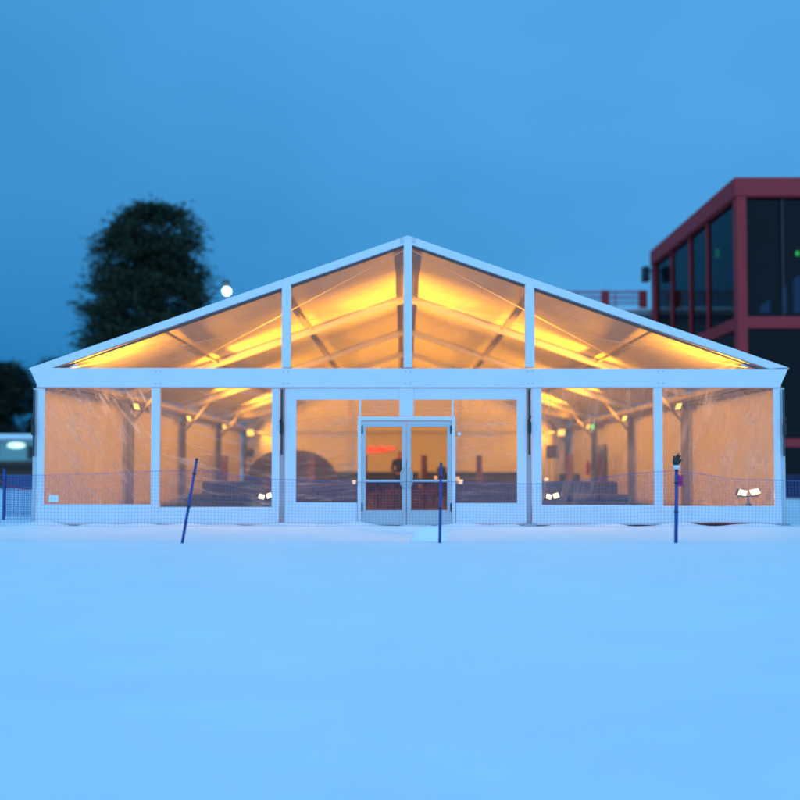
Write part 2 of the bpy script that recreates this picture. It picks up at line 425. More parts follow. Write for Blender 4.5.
# side walls: hanging vinyl panels, one per bay
def side_wall(s, a, b):
    m = MB(); ny, nz = 40, 14; z1 = roof(7.46) - .025
    for l in (0, .008):
        for j in range(nz + 1):
            z = z1 * j / nz
            for i in range(ny + 1):
                y = a + .01 + (b - a - .02) * i / ny
                w = .035 * noise.noise((y * 1.3, z * .35, s * 5 + a)) + .018 * noise.noise((y * 3.1 + z * .9, z * .8, 3 + s))
                m.v.append((s * (7.46 + l) + s * w * math.sin(math.pi * i / ny) ** .5, y, z))
    n = (ny + 1) * (nz + 1); q = lambda i, j, l: l * n + j * (ny + 1) + i
    for j in range(nz):
        for i in range(ny):
            for l in (0, 1): m.f.append([q(i, j, l), q(i + 1, j, l), q(i + 1, j + 1, l), q(i, j + 1, l)])
    for i in range(ny):
        for j in (0, nz): m.f.append([q(i, j, 0), q(i + 1, j, 0), q(i + 1, j, 1), q(i, j, 1)])
    for j in range(nz):
        for i in (0, ny): m.f.append([q(i, j, 0), q(i, j + 1, 0), q(i, j + 1, 1), q(i, j, 1)])
    m.mi = [0] * len(m.f)
    m.build('side_wall', M['vinyl'], tent, smooth=True)
for s in (-1, 1):
    for a, b in zip(FR, FR[1:]): side_wall(s, a, b)
    # scalloped pelmet under the eave
    for a, b in zip(FR, FR[1:]):
        m = MB(); k = 12; top = EAVE - .30
        pts = [(a + .1, top)] + [(a + .1 + (b - a - .2) * i / (2 * k), top - (.05 if i % 2 == 0 else .11)) for i in range(2 * k + 1)] + [(b - .1, top)]
        n = len(pts); vs = [(s * 7.31, y, z) for y, z in pts] + [(s * 7.305, y, z) for y, z in pts]
        m.add(vs, [tuple(range(n)), tuple(reversed(range(n, 2 * n)))] + [(i, n + i, n + (i + 1) % n, (i + 1) % n) for i in range(n)])
        m.build('pelmet', M['legalu'], tent)
# grey side door in the right wall
sd = MB().box(7.34, 7.39, 13.55, 14.85, 0, 2.02).build('side_door', M['greydoor'], tent, bevel=.006, label='grey side door with dark lower glass')
MB().box(7.32, 7.339, 13.70, 14.15, .25, 1.80).build('glass', M['black'], sd)
MB().box(7.30, 7.339, 14.30, 14.34, .95, 1.15).build('handle', M['alu'], sd)
# back wall
m = MB(); m.prism_y([(-7.44, 0), (7.44, 0), (7.44, roof(7.44) - .02), (0, roof(0) - .03), (-7.44, roof(7.44) - .02)], 20.09, 20.10); m.build('back_wall', M['vinyl'], tent)
MB().box(-7.2, 7.2, 19.90, 19.93, 2.68, 2.80).build('back_beam', M['greyalu'], tent)
for x in (-2.5, 2.5): MB().box(x - .06, x + .06, 19.94, 20.04, 0, roof(x) - .22).build('back_post', A, tent)

# front: eave beam with chamfered ends
m = MB(); m.prism_y([(-7.56, 3.135), (7.55, 3.105), (7.38, 2.735), (-7.38, 2.745)], -.125, .02)
m.build('eave_beam', P, tent, bevel=.012)
# gable posts and clear gable
for x, w in ((-2.43, .18), (0, .17), (2.43, .18)):
    MB().box(x - w / 2, x + w / 2, -.115, -.005, 3.14, roof(x) - (.10 if x else .02)).build('gable_post', P, tent, bevel=.008)
def gable(x0, x1, stick=None):
    m = MB(); lo = 3.11
    pts = [(x0, lo), (x1, lo)]
    for x in (x1, x0):
        z = roof(x) - .12
        if z > lo + .02: pts.append((x, z))
    m.prism_y(pts, .010, .013)
    o = m.build('gable_window', M['film_gable'], tent)
    if stick:
        st = MB().box(stick - .09, stick + .09, .004, .007, 3.165, 3.215).build('sticker', M['sticker'], o)
        MB().box(stick - .07, stick + .05, .000, .003, 3.18, 3.20)
gable(-7.0, -2.345, -6.72); gable(-2.515 + .17, -.08); gable(.08, 2.345); gable(2.345, 7.0, 6.78)

# front posts
def post(x0, x1, z1=2.735, y0=-.11, y1=-.01, z0=-.02, m=P): return MB().box(x0, x1, y0, y1, z0, z1).build('front_post', m, tent, bevel=.008)
post(-7.30, -7.14 - .02) if False else None
post(-5.115, -4.945); post(4.885, 5.055)
# outer legs of the front frame (grey, at the corners)
for s in (-1, 1):
    MB().box(*sorted((s * 7.50, s * 7.40)), -.06, .10, -.02, 2.74).build('leg', A, tent, bevel=.006)
# panels: border + pane + skirt
def strapped(x, z=1.95):
    st = MB().box(x - .022, x + .022, -.125, -.117, z - .55, 2.70).build('strap', M['strap'], tent)
    b = MB(); b.box(x - .035, x + .035, -.165, -.128, z - .13, z + .10); b.bar((x - .03, -.17, z + .1), (x + .02, -.20, z + .22), .03, .03); b.build('buckle', M['black'], st, bevel=.005)
def window_panel(x0, x1, px0, px1, pz0, pz1, film, label=None):
    """white vinyl bay panel: border, clear pane"""
    y0, y1 = -.075, -.055
    # gently billowing film
    f = MB(); nx, nz = 24, 20
    for l in (0, .002):
        for j in range(nz + 1):
            for i in range(nx + 1):
                x = px0 + (px1 - px0) * i / nx; z = pz0 + (pz1 - pz0) * j / nz
                k = (math.sin(math.pi * i / nx) * math.sin(math.pi * j / nz)) ** .5
                f.v.append((x, -.062 + k * .03 * noise.noise((x * 1.4, z * 1.1, 2)) + l, z))
    n = (nx + 1) * (nz + 1); q = lambda i, j, l: l * n + j * (nx + 1) + i
    for j in range(nz):
        for i in range(nx): f.f.append([q(i, j, 0), q(i + 1, j, 0), q(i + 1, j + 1, 0), q(i, j + 1, 0)])
    f.v = f.v[:n]
    f.mi = [0] * len(f.f)
    w = f.build('window', film, tent, smooth=True)
    for b in ((x0, px0, pz0, 2.733), (px1, x1, pz0, 2.733), (px0, px1, pz1, 2.733)):
        if b[1] - b[0] > .02 and b[3] - b[2] > .02: MB().box(b[0], b[1], y0, y1, b[2], b[3]).build('border', M['skirt'], w)
    return w
def skirt(x0, x1, z1, lift=0):
    m = MB(); nx = 40
    top = [(x0 + (x1 - x0) * i / nx, z1) for i in range(nx + 1)]
    for l in (0, .015):
        for j in range(7):
            for i in range(nx + 1):
                x = x0 + (x1 - x0) * i / nx
                lo = .01 + .012 * noise.noise((x * 2.5, 0, 1)) + lift * max(0, math.sin(math.pi * min(1, i / nx * 1.05))) ** .6
                z = lo + (z1 - lo) * j / 6
                m.v.append((x, -.085 - .03 * (1 - j / 6) * (1 + noise.noise((x * 2.2, z * 2, 6))) + l, z))
    n = 7 * (nx + 1); q = lambda i, j, l: l * n + j * (nx + 1) + i
    for j in range(6):
        for i in range(nx):
            for l in (0, 1): m.f.append([q(i, j, l), q(i + 1, j, l), q(i + 1, j + 1, l), q(i, j + 1, l)])
    for i in range(nx):
        for j in (0, 6): m.f.append([q(i, j, 0), q(i + 1, j, 0), q(i + 1, j, 1), q(i, j, 1)])
    m.mi = [0] * len(m.f)
    return m.build('skirt', M['skirt'], tent, smooth=True)
w1 = window_panel(-7.40, -5.12, -7.26, -5.12, .41, 2.74, M['film_diag'])
MB().box(-7.16, -6.97, -.069, -.066, .46, .60).build('sticker', M['sticker'], w1)
window_panel(-4.94, -2.56, -4.94, -2.715, .36, 2.74, M['film_sweep'])
window_panel(2.46, 4.88, 2.66, 4.88, .40, 2.74, M['film_plain'])
window_panel(5.06, 7.40, 5.06, 7.27, .38, 2.735, M['film_plain'])
skirt(-7.40, -5.09, .415); skirt(-4.97, -2.56, .365); skirt(2.46, 4.91, .405); skirt(5.03, 7.40, .385, .045)
# gap posts beside the centre bay with ratchet straps
for x in (-2.51, 2.41):
    post(x - .05, x + .05, y0=-.04, y1=.06, m=M['greyalu']); strapped(x)
for x in (-7.45, 7.45): strapped(x, 1.92)
# centre bay
BZ = 2.50
wl = window_panel(-2.45, -.99, -2.23, -.99, .45, BZ, M['film_flat'])
wr = window_panel(.93, 2.35, .93, 2.17, .44, BZ, M['film_flat'])
MB().lathe((1.02, -.068, 1.82), [(.0, 0), (.035, 0), (.035, -.004), (0, -.004)], 16, 'y').build('sticker', M['sticker'], wr)
window_panel(-.985, -.03, -.985, -.16, 2.17, BZ, M['film_flat'])
window_panel(-.03, .925, .10, .925, 2.17, BZ, M['film_flat'])
skirt(-2.45, -1.01, .455); skirt(.95, 2.35, .445)
MB().box(-.17, .11, -.095, -.08, 2.17, 2.733).build('front_post', P, tent, bevel=.005)
for x in (-.955, .89): MB().box(x - .018, x + .018, -.10, -.082, 2.17, BZ).build('front_post', P, tent)
# bolts and plates where posts meet the beam and rafters
for x in (-4.98, -2.43, 0, 2.43, 5.02):
    b = MB()
    for dz in (2.82, 3.06):
        for dx in (-.05, .05): b.lathe((x + dx, -.125, dz), [(0, 0), (.013, 0), (.013, -.010), (0, -.012)], 8, 'y')
    b.build('bolt_set', M['greyalu'], tent)['kind'] = 'stuff'
b = MB(); b.box(-.16, .16, -.108, -.101, RIDGE - .10, RIDGE + .0); b.build('apex_plate', A, tent)
# double door
m = MB(); m.box(-1.0, -.93, -.13, 0, -.02, 2.16); m.box(.87, .94, -.13, 0, -.02, 2.16); m.box(-.93, .87, -.13, 0, 2.08, 2.16)
m.build('door_frame', P, tent, bevel=.006)
def leaf(x0, x1, hs):
    m = MB(); y0, y1 = -.10, -.055; e = .085
    m.box(x0, x0 + e, y0, y1, .01, 2.07); m.box(x1 - e, x1, y0, y1, .01, 2.07)
    m.box(x0 + e, x1 - e, y0, y1, 1.955, 2.07); m.box(x0 + e, x1 - e, y0, y1, .01, .30); m.box(x0 + e, x1 - e, y0 + .005, y1 - .005, .86, .905)
    d = m.build('door', A, tent, bevel=.004)
    g_ = MB(); g_.box(x0 + e, x1 - e, -.080, -.074, .905, 1.955); g_.box(x0 + e, x1 - e, -.080, -.074, .30, .86); g_.build('glass', M['doorglass'], d)
    hx = x1 - .05 if hs > 0 else x0 + .05
    MB().tube([(hx, -.105, .74), (hx - hs * .01, -.16, .76), (hx - hs * .055, -.175, .82), (hx - hs * .055, -.175, 1.05), (hx - hs * .01, -.16, 1.11), (hx, -.105, 1.13)], .016, 8).build('handle', A, d, smooth=True)
    ox = x0 + .012 if hs > 0 else x1 - .012
    for z in (.28, 1.82):
        MB().tube([(ox, -.112, z), (ox, -.112, z + .16)], .016, 8).build('hinge', M['black'], d)
    cx = (x0 + x1) / 2
    MB().box(cx - .10, cx + .10, -.052, -.015, 1.98, 2.03).build('door_closer', M['black'], d)
leaf(-.925, -.035, 1); leaf(-.025, .865, -1)
# dark base plates where the legs stand
for x in (-7.42, -5.03, -2.51, 2.41, 4.97, 7.42):
    MB().box(x - .12, x + .12, -.16, .06, -.03, .035).build('base_plate', M['greyalu'], tent)

# ------------------------------------------------------------------ halogen floods on the legs
AMBER = (1.0, .37, .012)
def make_flood(label):
    t = thing('floodlight', label, 'floodlight', group='halogen floodlights along the tent eaves')
    h = MB()
    h.prism_y([(-.10, -.075), (.02, -.10), (.02, .10), (-.10, .075)], -.13, .13)
    for k in range(5): h.box(-.135, -.10, -.11 + k * .05, -.095 + k * .05, -.06, .06)
    hs = h.build('housing', M['black'], t, bevel=.006)
    MB().box(.021, .028, -.12, .12, -.09, .09).build('lens', M['lens'], t)
    y = MB(); y.bar((-.04, -.15, 0), (-.04, -.15, -.16), .012, .03); y.bar((-.04, .15, 0), (-.04, .15, -.16), .012, .03); y.bar((-.04, -.156, -.16), (-.04, .156, -.16), .03, .012); y.build('bracket', M['greyalu'], t)
    return t
floods = [make_flood('')]
floods += [copy_tree(floods[0]) for _ in range(9)]
def spot(par_loc, dirv, watt, ang, name='halogen_beam', col=AMBER, rad=.10):
    l = bpy.data.lights.new(name, 'SPOT'); l.energy = watt; l.color = col; l.spot_size = R(ang); l.spot_blend = 1.0; l.shadow_soft_size = rad
    o = bpy.data.objects.new(name, l); COL.objects.link(o)
    o.location = par_loc; o.rotation_euler = Vector(dirv).to_track_quat('-Z', 'Y').to_euler()
    return o
ordin = {0: 'just behind the front eave beam', 5: 'on the nearest inner leg', 10: 'on the second inner leg', 15: 'on the third inner leg', 20: 'in the far corner by the back wall'}
for s, side in ((-1, 'left'), (1, 'right')):
    for y in FR:
        t = floods.pop(0)
        t['label'] = f'lit amber halogen floodlight {ordin[y]} along the {side} wall'
        yy = .30 if y == 0 else y - .42 if y < 20 else y - .26
        zz = 2.93 if y == 0 else 2.72
        loc = Vector((s * 7.02, yy, zz))
        d = Vector((-s * 1.0, -.30, .40)).normalized() if y < 20 else Vector((-s * .7, -.75, .15)).normalized()
        k = .82 if y < 20 else 1.35
        t.scale = (k, k, k); t.location = loc; t.rotation_euler = d.to_track_quat('X', 'Z').to_euler()
        am = MB(); ye = y - .07 if y else .11; am.bar((s * 7.30, ye, 2.70), (s * 7.26, loc.y + .04, 2.70 if y else 2.86), .03, .03); am.bar((s * 7.26, loc.y + .04, 2.70 if y else 2.86), (s * 7.06, loc.y + .02, loc.z - .02), .025, .025)
        ao = am.build('arm', M['legalu'], t); ao.matrix_parent_inverse = (Matrix.Translation(loc) @ t.rotation_euler.to_matrix().to_4x4() @ Matrix.Scale(k, 4)).inverted()
        inv = (Matrix.Translation(loc) @ t.rotation_euler.to_matrix().to_4x4() @ Matrix.Scale(k, 4)).inverted()
        if y == 20: beams = (((-s, -.14, .36), 3400, 40, 'halogen_beam'), ((-s, -.45, -.30), 380, 165, 'wall_fill'))  # second, wide spot of each lamp is added fill to brighten the walls
        elif y: beams = (((-s, -.03, .37), 15500 if y == 5 else 4600, 36 if y == 5 else 62, 'halogen_beam'), ((-s, .30 if y == 5 else .55, -.30), 820 if y == 5 else 380, 145, 'wall_fill'))
        else: beams = (((-s, .10, .62), 1500, 110, 'halogen_beam'), ((-s, .9, -.35), 1350, 135, 'wall_fill'))
        for bd, e, an, nm in beams:
            lamp = spot(loc + d * .16, Vector(bd).normalized(), e, an, nm)
            lamp.parent = t; lamp.matrix_parent_inverse = inv

# work lights standing behind the front skirts
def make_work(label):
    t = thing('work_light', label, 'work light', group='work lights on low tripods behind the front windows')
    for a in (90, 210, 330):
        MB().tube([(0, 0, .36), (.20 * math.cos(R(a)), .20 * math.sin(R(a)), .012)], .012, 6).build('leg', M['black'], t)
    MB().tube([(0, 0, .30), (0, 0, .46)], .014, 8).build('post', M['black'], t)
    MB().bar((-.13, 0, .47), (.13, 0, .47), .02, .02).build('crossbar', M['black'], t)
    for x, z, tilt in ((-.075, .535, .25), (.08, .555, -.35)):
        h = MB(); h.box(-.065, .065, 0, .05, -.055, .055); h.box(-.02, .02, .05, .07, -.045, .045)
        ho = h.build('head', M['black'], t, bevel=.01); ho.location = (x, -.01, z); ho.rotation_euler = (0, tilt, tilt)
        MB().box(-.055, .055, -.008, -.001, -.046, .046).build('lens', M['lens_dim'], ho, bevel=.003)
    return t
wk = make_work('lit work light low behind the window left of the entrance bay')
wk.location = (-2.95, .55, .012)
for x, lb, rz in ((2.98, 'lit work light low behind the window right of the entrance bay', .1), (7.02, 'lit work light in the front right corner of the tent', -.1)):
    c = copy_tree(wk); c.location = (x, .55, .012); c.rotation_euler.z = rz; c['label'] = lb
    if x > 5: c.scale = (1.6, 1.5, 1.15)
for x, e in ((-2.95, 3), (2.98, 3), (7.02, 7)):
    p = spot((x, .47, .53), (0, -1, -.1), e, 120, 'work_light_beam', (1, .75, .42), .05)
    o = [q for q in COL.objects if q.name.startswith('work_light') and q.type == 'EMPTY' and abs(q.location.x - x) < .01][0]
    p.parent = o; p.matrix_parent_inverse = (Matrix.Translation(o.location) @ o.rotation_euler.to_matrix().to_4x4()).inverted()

# ------------------------------------------------------------------ furniture inside
FZ = .012
def cloth_table(loc, w, label):
    t = thing('trestle_table', label, 'table', (*loc, FZ), group='cloth covered tables by the entrance')
    m = MB(); n = 48; h = .74
    per = []
    for k in range(n):
        u = k / n * 4; i = int(u); f = u - i
        c = [(-w / 2, -.38), (w / 2, -.38), (w / 2, .38), (-w / 2, .38)]
        a, b = c[i], c[(i + 1) % 4]; per.append((a[0] + (b[0] - a[0]) * f, a[1] + (b[1] - a[1]) * f))
    for z, ex, wob in ((h, 0, 0), (h - .02, .008, 0), (.35, .02, .02), (.02, .03, .04)):
        for k, (x, y) in enumerate(per):
            d = Vector((x / (w / 2), y / .38)).normalized(); q = ex + wob * math.sin(k * 2.1)
            m.v.append((x + d.x * q, y + d.y * q, z))
    for l in range(3):
        for k in range(n): m.f.append([l * n + k, l * n + (k + 1) % n, (l + 1) * n + (k + 1) % n, (l + 1) * n + k])
    m.f.append(list(range(n))); m.mi = [0] * len(m.f)
    m.build('tablecloth', M['cloth'], t)
    MB().box(-w / 2 + .02, w / 2 - .02, -.36, .36, h - .05, h - .025).build('tabletop', M['wood'], t)
    for x in (-w / 2 + .15, w / 2 - .15): MB().bar((x, 0, .01), (x, 0, h - .05), .6, .04, (1, 0, 0)).build('leg', M['black'], t)
cloth_table((-1.95, 3.4), 1.75, 'long table under a dark plum cloth left of the doors')
cloth_table((2.05, 3.4), 1.95, 'long table under a dark plum cloth right of the doors')
def picnic(loc, label, w=1.8):
    t = thing('picnic_table', label, 'picnic table', (*loc, FZ), group='timber picnic tables behind the doors')
    m = MB()
    for k in range(4): m.box(-w / 2, w / 2, -.36 + k * .18, -.19 + k * .18, .70, .74)
    m.build('tabletop', M['navy'], t)
    for y in (-.72, .72):
        m = MB(); m.box(-w / 2, w / 2, y - .14, y - .005, .42, .46); m.box(-w / 2, w / 2, y + .005, y + .14, .42, .46); m.build('seat', M['wood'], t)
    for x in (-w / 2 + .25, w / 2 - .25):
        m = MB(); m.bar((x, -.55, 0), (x, -.15, .70), .05, .09); m.bar((x, .55, 0), (x, .15, .70), .05, .09); m.bar((x, -.8, .37), (x, .8, .37), .05, .09); m.build('leg', M['wood'], t)
picnic((-.15, 5.6), 'timber picnic table with dark top seen just inside the doors')
picnic((.2, 8.6), 'timber picnic table with dark top further back in the aisle')
def sofa(loc, w, back_from, back_to, label, rz=0):
    t = thing('lounge_sofa', label, 'sofa', (*loc, FZ), rz, group='dark lounge sofas')
    MB().box(-w / 2, w / 2, -.42, .42, .10, .34).build('base', M['navy'], t, bevel=.03)
    k = max(2, round(w / .75))
    for i in range(k):
        a = -w / 2 + w * i / k; MB().box(a + .01, a + w / k - .01, -.44, .20, .345, .50).build('seat_cushion', M['navy'], t, bevel=.04)
    MB().box(back_from, back_to, .21, .42, .345, .80).build('backrest', M['navy'], t, bevel=.05)
    for x in (-w / 2 + .1, w / 2 - .1):
        for y in (-.33, .33): MB().box(x - .03, x + .03, y - .03, y + .03, 0, .098).build('leg', M['black'], t)
sofa((-4.25, 3.6), 2.3, -.85, .55, 'dark navy sofa with short backrest inside the left windows')
sofa((4.15, 3.3), 2.2, -1.1, 1.0, 'dark navy sofa with full backrest inside the right windows')
# bar counters along the back
def counter(x0, x1, label):
    t = thing('bar_counter', label, 'counter', ((x0 + x1) / 2, 18.3, FZ), group='dark counters along the back wall')
    w = (x1 - x0) / 2
    MB().box(-w, w, -.30, .30, 0, .90).build('body', M['counter'], t)
    MB().box(-w - .03, w + .03, -.36, .34, .902, .95).build('worktop', M['black'], t, bevel=.006)
    n = int(2 * w / .9)
    for i in range(n):
        a = -w + 2 * w * i / n; MB().box(a + .04, a + 2 * w / n - .04, -.316, -.302, .12, .84).build('front_panel', M['counter'], t)
counter(-3.3, .55, 'dark reddish counter below the red sign by the back wall')
counter(.9, 5.3, 'dark counter on the right half of the back wall')
# slim red-brown upright cabinets
spots = [(-5.95, 10, 1.52, 'slim red-brown upright stand left of the brown dome near the left wall'),
         (-3.35, 12.2, 1.52, 'slim red-brown upright stand in front of the brown dome'),
         (-1.58, 14, 1.60, 'slim red-brown upright stand below the red sign'),
         (.68, 14, 1.60, 'slim red-brown upright stand just right of the standing person'),
         (2.75, 14, 1.60, 'slim red-brown upright stand seen through the window right of the doors'),
         (5.75, 12, 1.60, 'slim red-brown upright stand beside the small dark poster'),
         (6.85, 12.1, 1.60, 'slim red-brown upright stand beside the grey side door')]
p0 = None
for x, y, h, lb in spots:
    if p0 is None:
        p0 = thing('display_stand', lb, 'stand', (x, y, FZ), group='slim red-brown display stands')
        MB().box(-.15, .15, -.15, .15, 0, .04).build('base', M['black'], p0)
        MB().box(-.11, .11, -.05, .05, .041, 1.50).build('panel', M['redwood'], p0, bevel=.01)
        MB().box(-.12, .12, -.06, .06, 1.501, 1.53).build('cap', M['wood'], p0)
        q = p0
    else:
        q = copy_tree(p0); q['label'] = lb; q.location = (x, y, FZ)
    q.scale.z = h / 1.53
# brown dome
def dome():
    m = MB(); n = 64; rings = 16; rx, ry, h = 2.0, 1.7, 1.82
    for i in range(rings + 1):
        a = math.pi / 2 * i / rings
        for j in range(n):
            t = 2 * math.pi * j / n
            gore = 1 - .025 * abs(math.sin(t * 6)) ** .5
            c, s_ = math.cos(a) ** .75, math.sin(a) ** .9
            m.v.append((rx * c * math.cos(t) * gore * (1 if math.cos(t) > 0 else .88), ry * c * math.sin(t) * gore, h * s_))
    for i in range(rings):
        for j in range(n): m.f.append([i * n + j, i * n + (j + 1) % n, (i + 1) * n + (j + 1) % n, (i + 1) * n + j])
    m.mi = [0] * len(m.f)
    t = thing('dome_tent', 'big brown rounded fabric dome standing on the left of the floor', 'dome', (-4.45, 14.2, FZ))
    sh = m.build('shell', M['dome'], t, smooth=True)
    MB().lathe((0, 0, 1.78), [(0, .0), (.16, .0), (.14, .07), (0, .09)], 20).build('cap', M['dome'], t)
dome()
# dark box speaker on a stand, next to the dome's shoulder
t = thing('speaker', 'small dark loudspeaker on a stand at the left shoulder of the dome', 'loudspeaker', (-6.0, 14.6, FZ))
MB().box(-.14, .14, -.12, .12, 1.55, 1.86).build('cabinet', M['black'], t, bevel=.01)
MB().tube([(0, 0, .2), (0, 0, 1.55)], .02, 8).build('pole', M['black'], t)
for a in (0, 120, 240): MB().tube([(0, 0, .5), (.3 * math.cos(R(a)), .3 * math.sin(R(a)), .015)], .012, 6).build('leg', M['black'], t)
# red illuminated sign on the back wall: unreadable flowing script
t = thing('neon_sign', 'glowing red script sign high on the back wall', 'sign', (-1.10, 19.86, 1.86))
m = MB(); m.box(-.70, .70, 0, .02, .0, .025); m.box(-.70, .70, 0, .02, .20, .225); m.build('mounting_rail', M['greyalu'], t)
pts = []
for k in range(241):
    u = k / 240; x = -.62 + 1.24 * u; amp = .105 - .045 * u
    pts.append((x + .055 * math.sin(u * 2 * math.pi * 7), -.03, .12 + .035 * u + amp * math.cos(u * 2 * math.pi * 7) * (.6 + .4 * math.sin(u * 17))))
MB().tube(pts, .020, 6).build('lettering', M['red_led'], t, smooth=True)
MB().tube([(-.64, -.03, .0), (-.1, -.03, .01), (.3, -.03, .08)], .018, 6).build('underline', M['red_led'], t, smooth=True)
# exit sign, extinguisher, poster, crates, cups
t = thing('exit_sign', 'small green lit exit sign above the grey side door', 'exit sign', (7.12, 14.2, 2.70))
MB().box(-.03, .03, -.18, .18, -.10, .10).build('case', M['black'], t, bevel=.006)
MB().box(-.036, -.031, -.165, .165, -.085, .085).build('face', M['exit_led'], t)
MB().box(-.17, .17, -.036, -.031, -.085, .085).build('end_face', M['exit_led'], t) if False else None
t = thing('fire_extinguisher', 'red fire extinguisher fixed to a leg of the right wall', 'fire extinguisher', (7.05, 14.90, .86))
MB().lathe((0, 0, 0), [(.0, 0), (.075, .01), (.08, .05), (.08, .40), (.05, .47), (.025, .49), (.025, .53), (0, .53)], 18).build('cylinder', M['red'], t, smooth=True)
MB().bar((-.08, 0, .55), (.05, 0, .55), .03, .02).build('handle', M['black'], t)
MB().tube([(.03, 0, .52), (.10, -.03, .45), (.10, -.03, .15)], .012, 6).build('hose', M['black'], t)
t = thing('poster_stand', 'small dark poster on a white floor stand inside right window', 'poster stand', (5.42, 13.6, FZ))
MB().box(-.22, .22, -.015, .015, 1.48, 1.98).build('board', M['poster'], t)
MB().tube([(0, .03, .03), (0, .03, 1.5)], .025, 8).build('pole', M['cup'], t)
MB().lathe((0, .03, 0), [(0, 0), (.2, 0), (.2, .02), (0, .03)], 20).build('foot', M['cup'], t)
for i, (x, y, z, lb) in enumerate(((6.25, 14.6, 0, 'lower black crate stacked by the right wall'), (6.28, 14.6, .452, 'upper black crate stacked by the right wall'))):
    t = thing('crate', lb, 'crate', (x, y, FZ + z), .1 * i, group='black crates by the right wall')
    m = MB(); m.box(-.35, .35, -.25, .25, 0, .02); m.box(-.35, .35, -.25, -.23, .02, .45); m.box(-.35, .35, .23, .25, .02, .45); m.box(-.35, -.33, -.23, .23, .02, .45); m.box(.33, .35, -.23, .23, .02, .45)
    m.build('bin', M['black'], t, bevel=.006); MB().box(-.1, .1, -.256, -.251, .30, .36).build('handle', M['greyalu'], t)
def cup(loc, label, r=.05, h=.12, m='cup', cat='cup', nm='cup'):
    o = MB().lathe((0, 0, 0), [(0, 0), (r * .75, 0), (r, h), (r * .88, h), (r * .66, .012), (0, .012)], 18).build(nm, M[m], smooth=True); o.location = loc
    return tag(o, label, cat)
cup((.80, 3.35, .752 - .752 + .74 + FZ), 'pale cup near the left edge of right plum table', .05, .15) if False else None
cup((1.28, 3.2, .74 + FZ + .002), 'glowing cup added for a reflected glint on the right plum table', .055, .10, 'glint_glow', 'glint_cup', 'glint_cup')  # glowing cups added in place of reflected lamp dots
cup((-1.28, 3.2, .74 + FZ + .002), 'glowing cup added for a reflected glint on the left plum table', .045, .08, 'glint_glow', 'glint_cup', 'glint_cup')
cup((1.22, 3.5, .74 + FZ + .002), 'tall pale mug behind the glowing glint cup on right table', .055, .17)
cup((.78, 5.6, .752 + .002), 'pale takeaway cup on the nearer picnic table', .05, .17)
cup((3.4, 3.55, .812 + .002), 'glowing cup added for a reflected glint on the right sofa back', .05, .08, 'glint_glow', 'glint_cup', 'glint_cup')
o = MB().lathe((0, 0, 0), [(0, 0), (.2, .02), (.22, .12), (.16, .22), (0, .26)], 18, sy=.7).build('bag', M['black'], smooth=True); o.location = (1.55, 18.3, .95 + FZ + .001); tag(o, 'small dark rounded bag lying on the right back counter', 'bag')

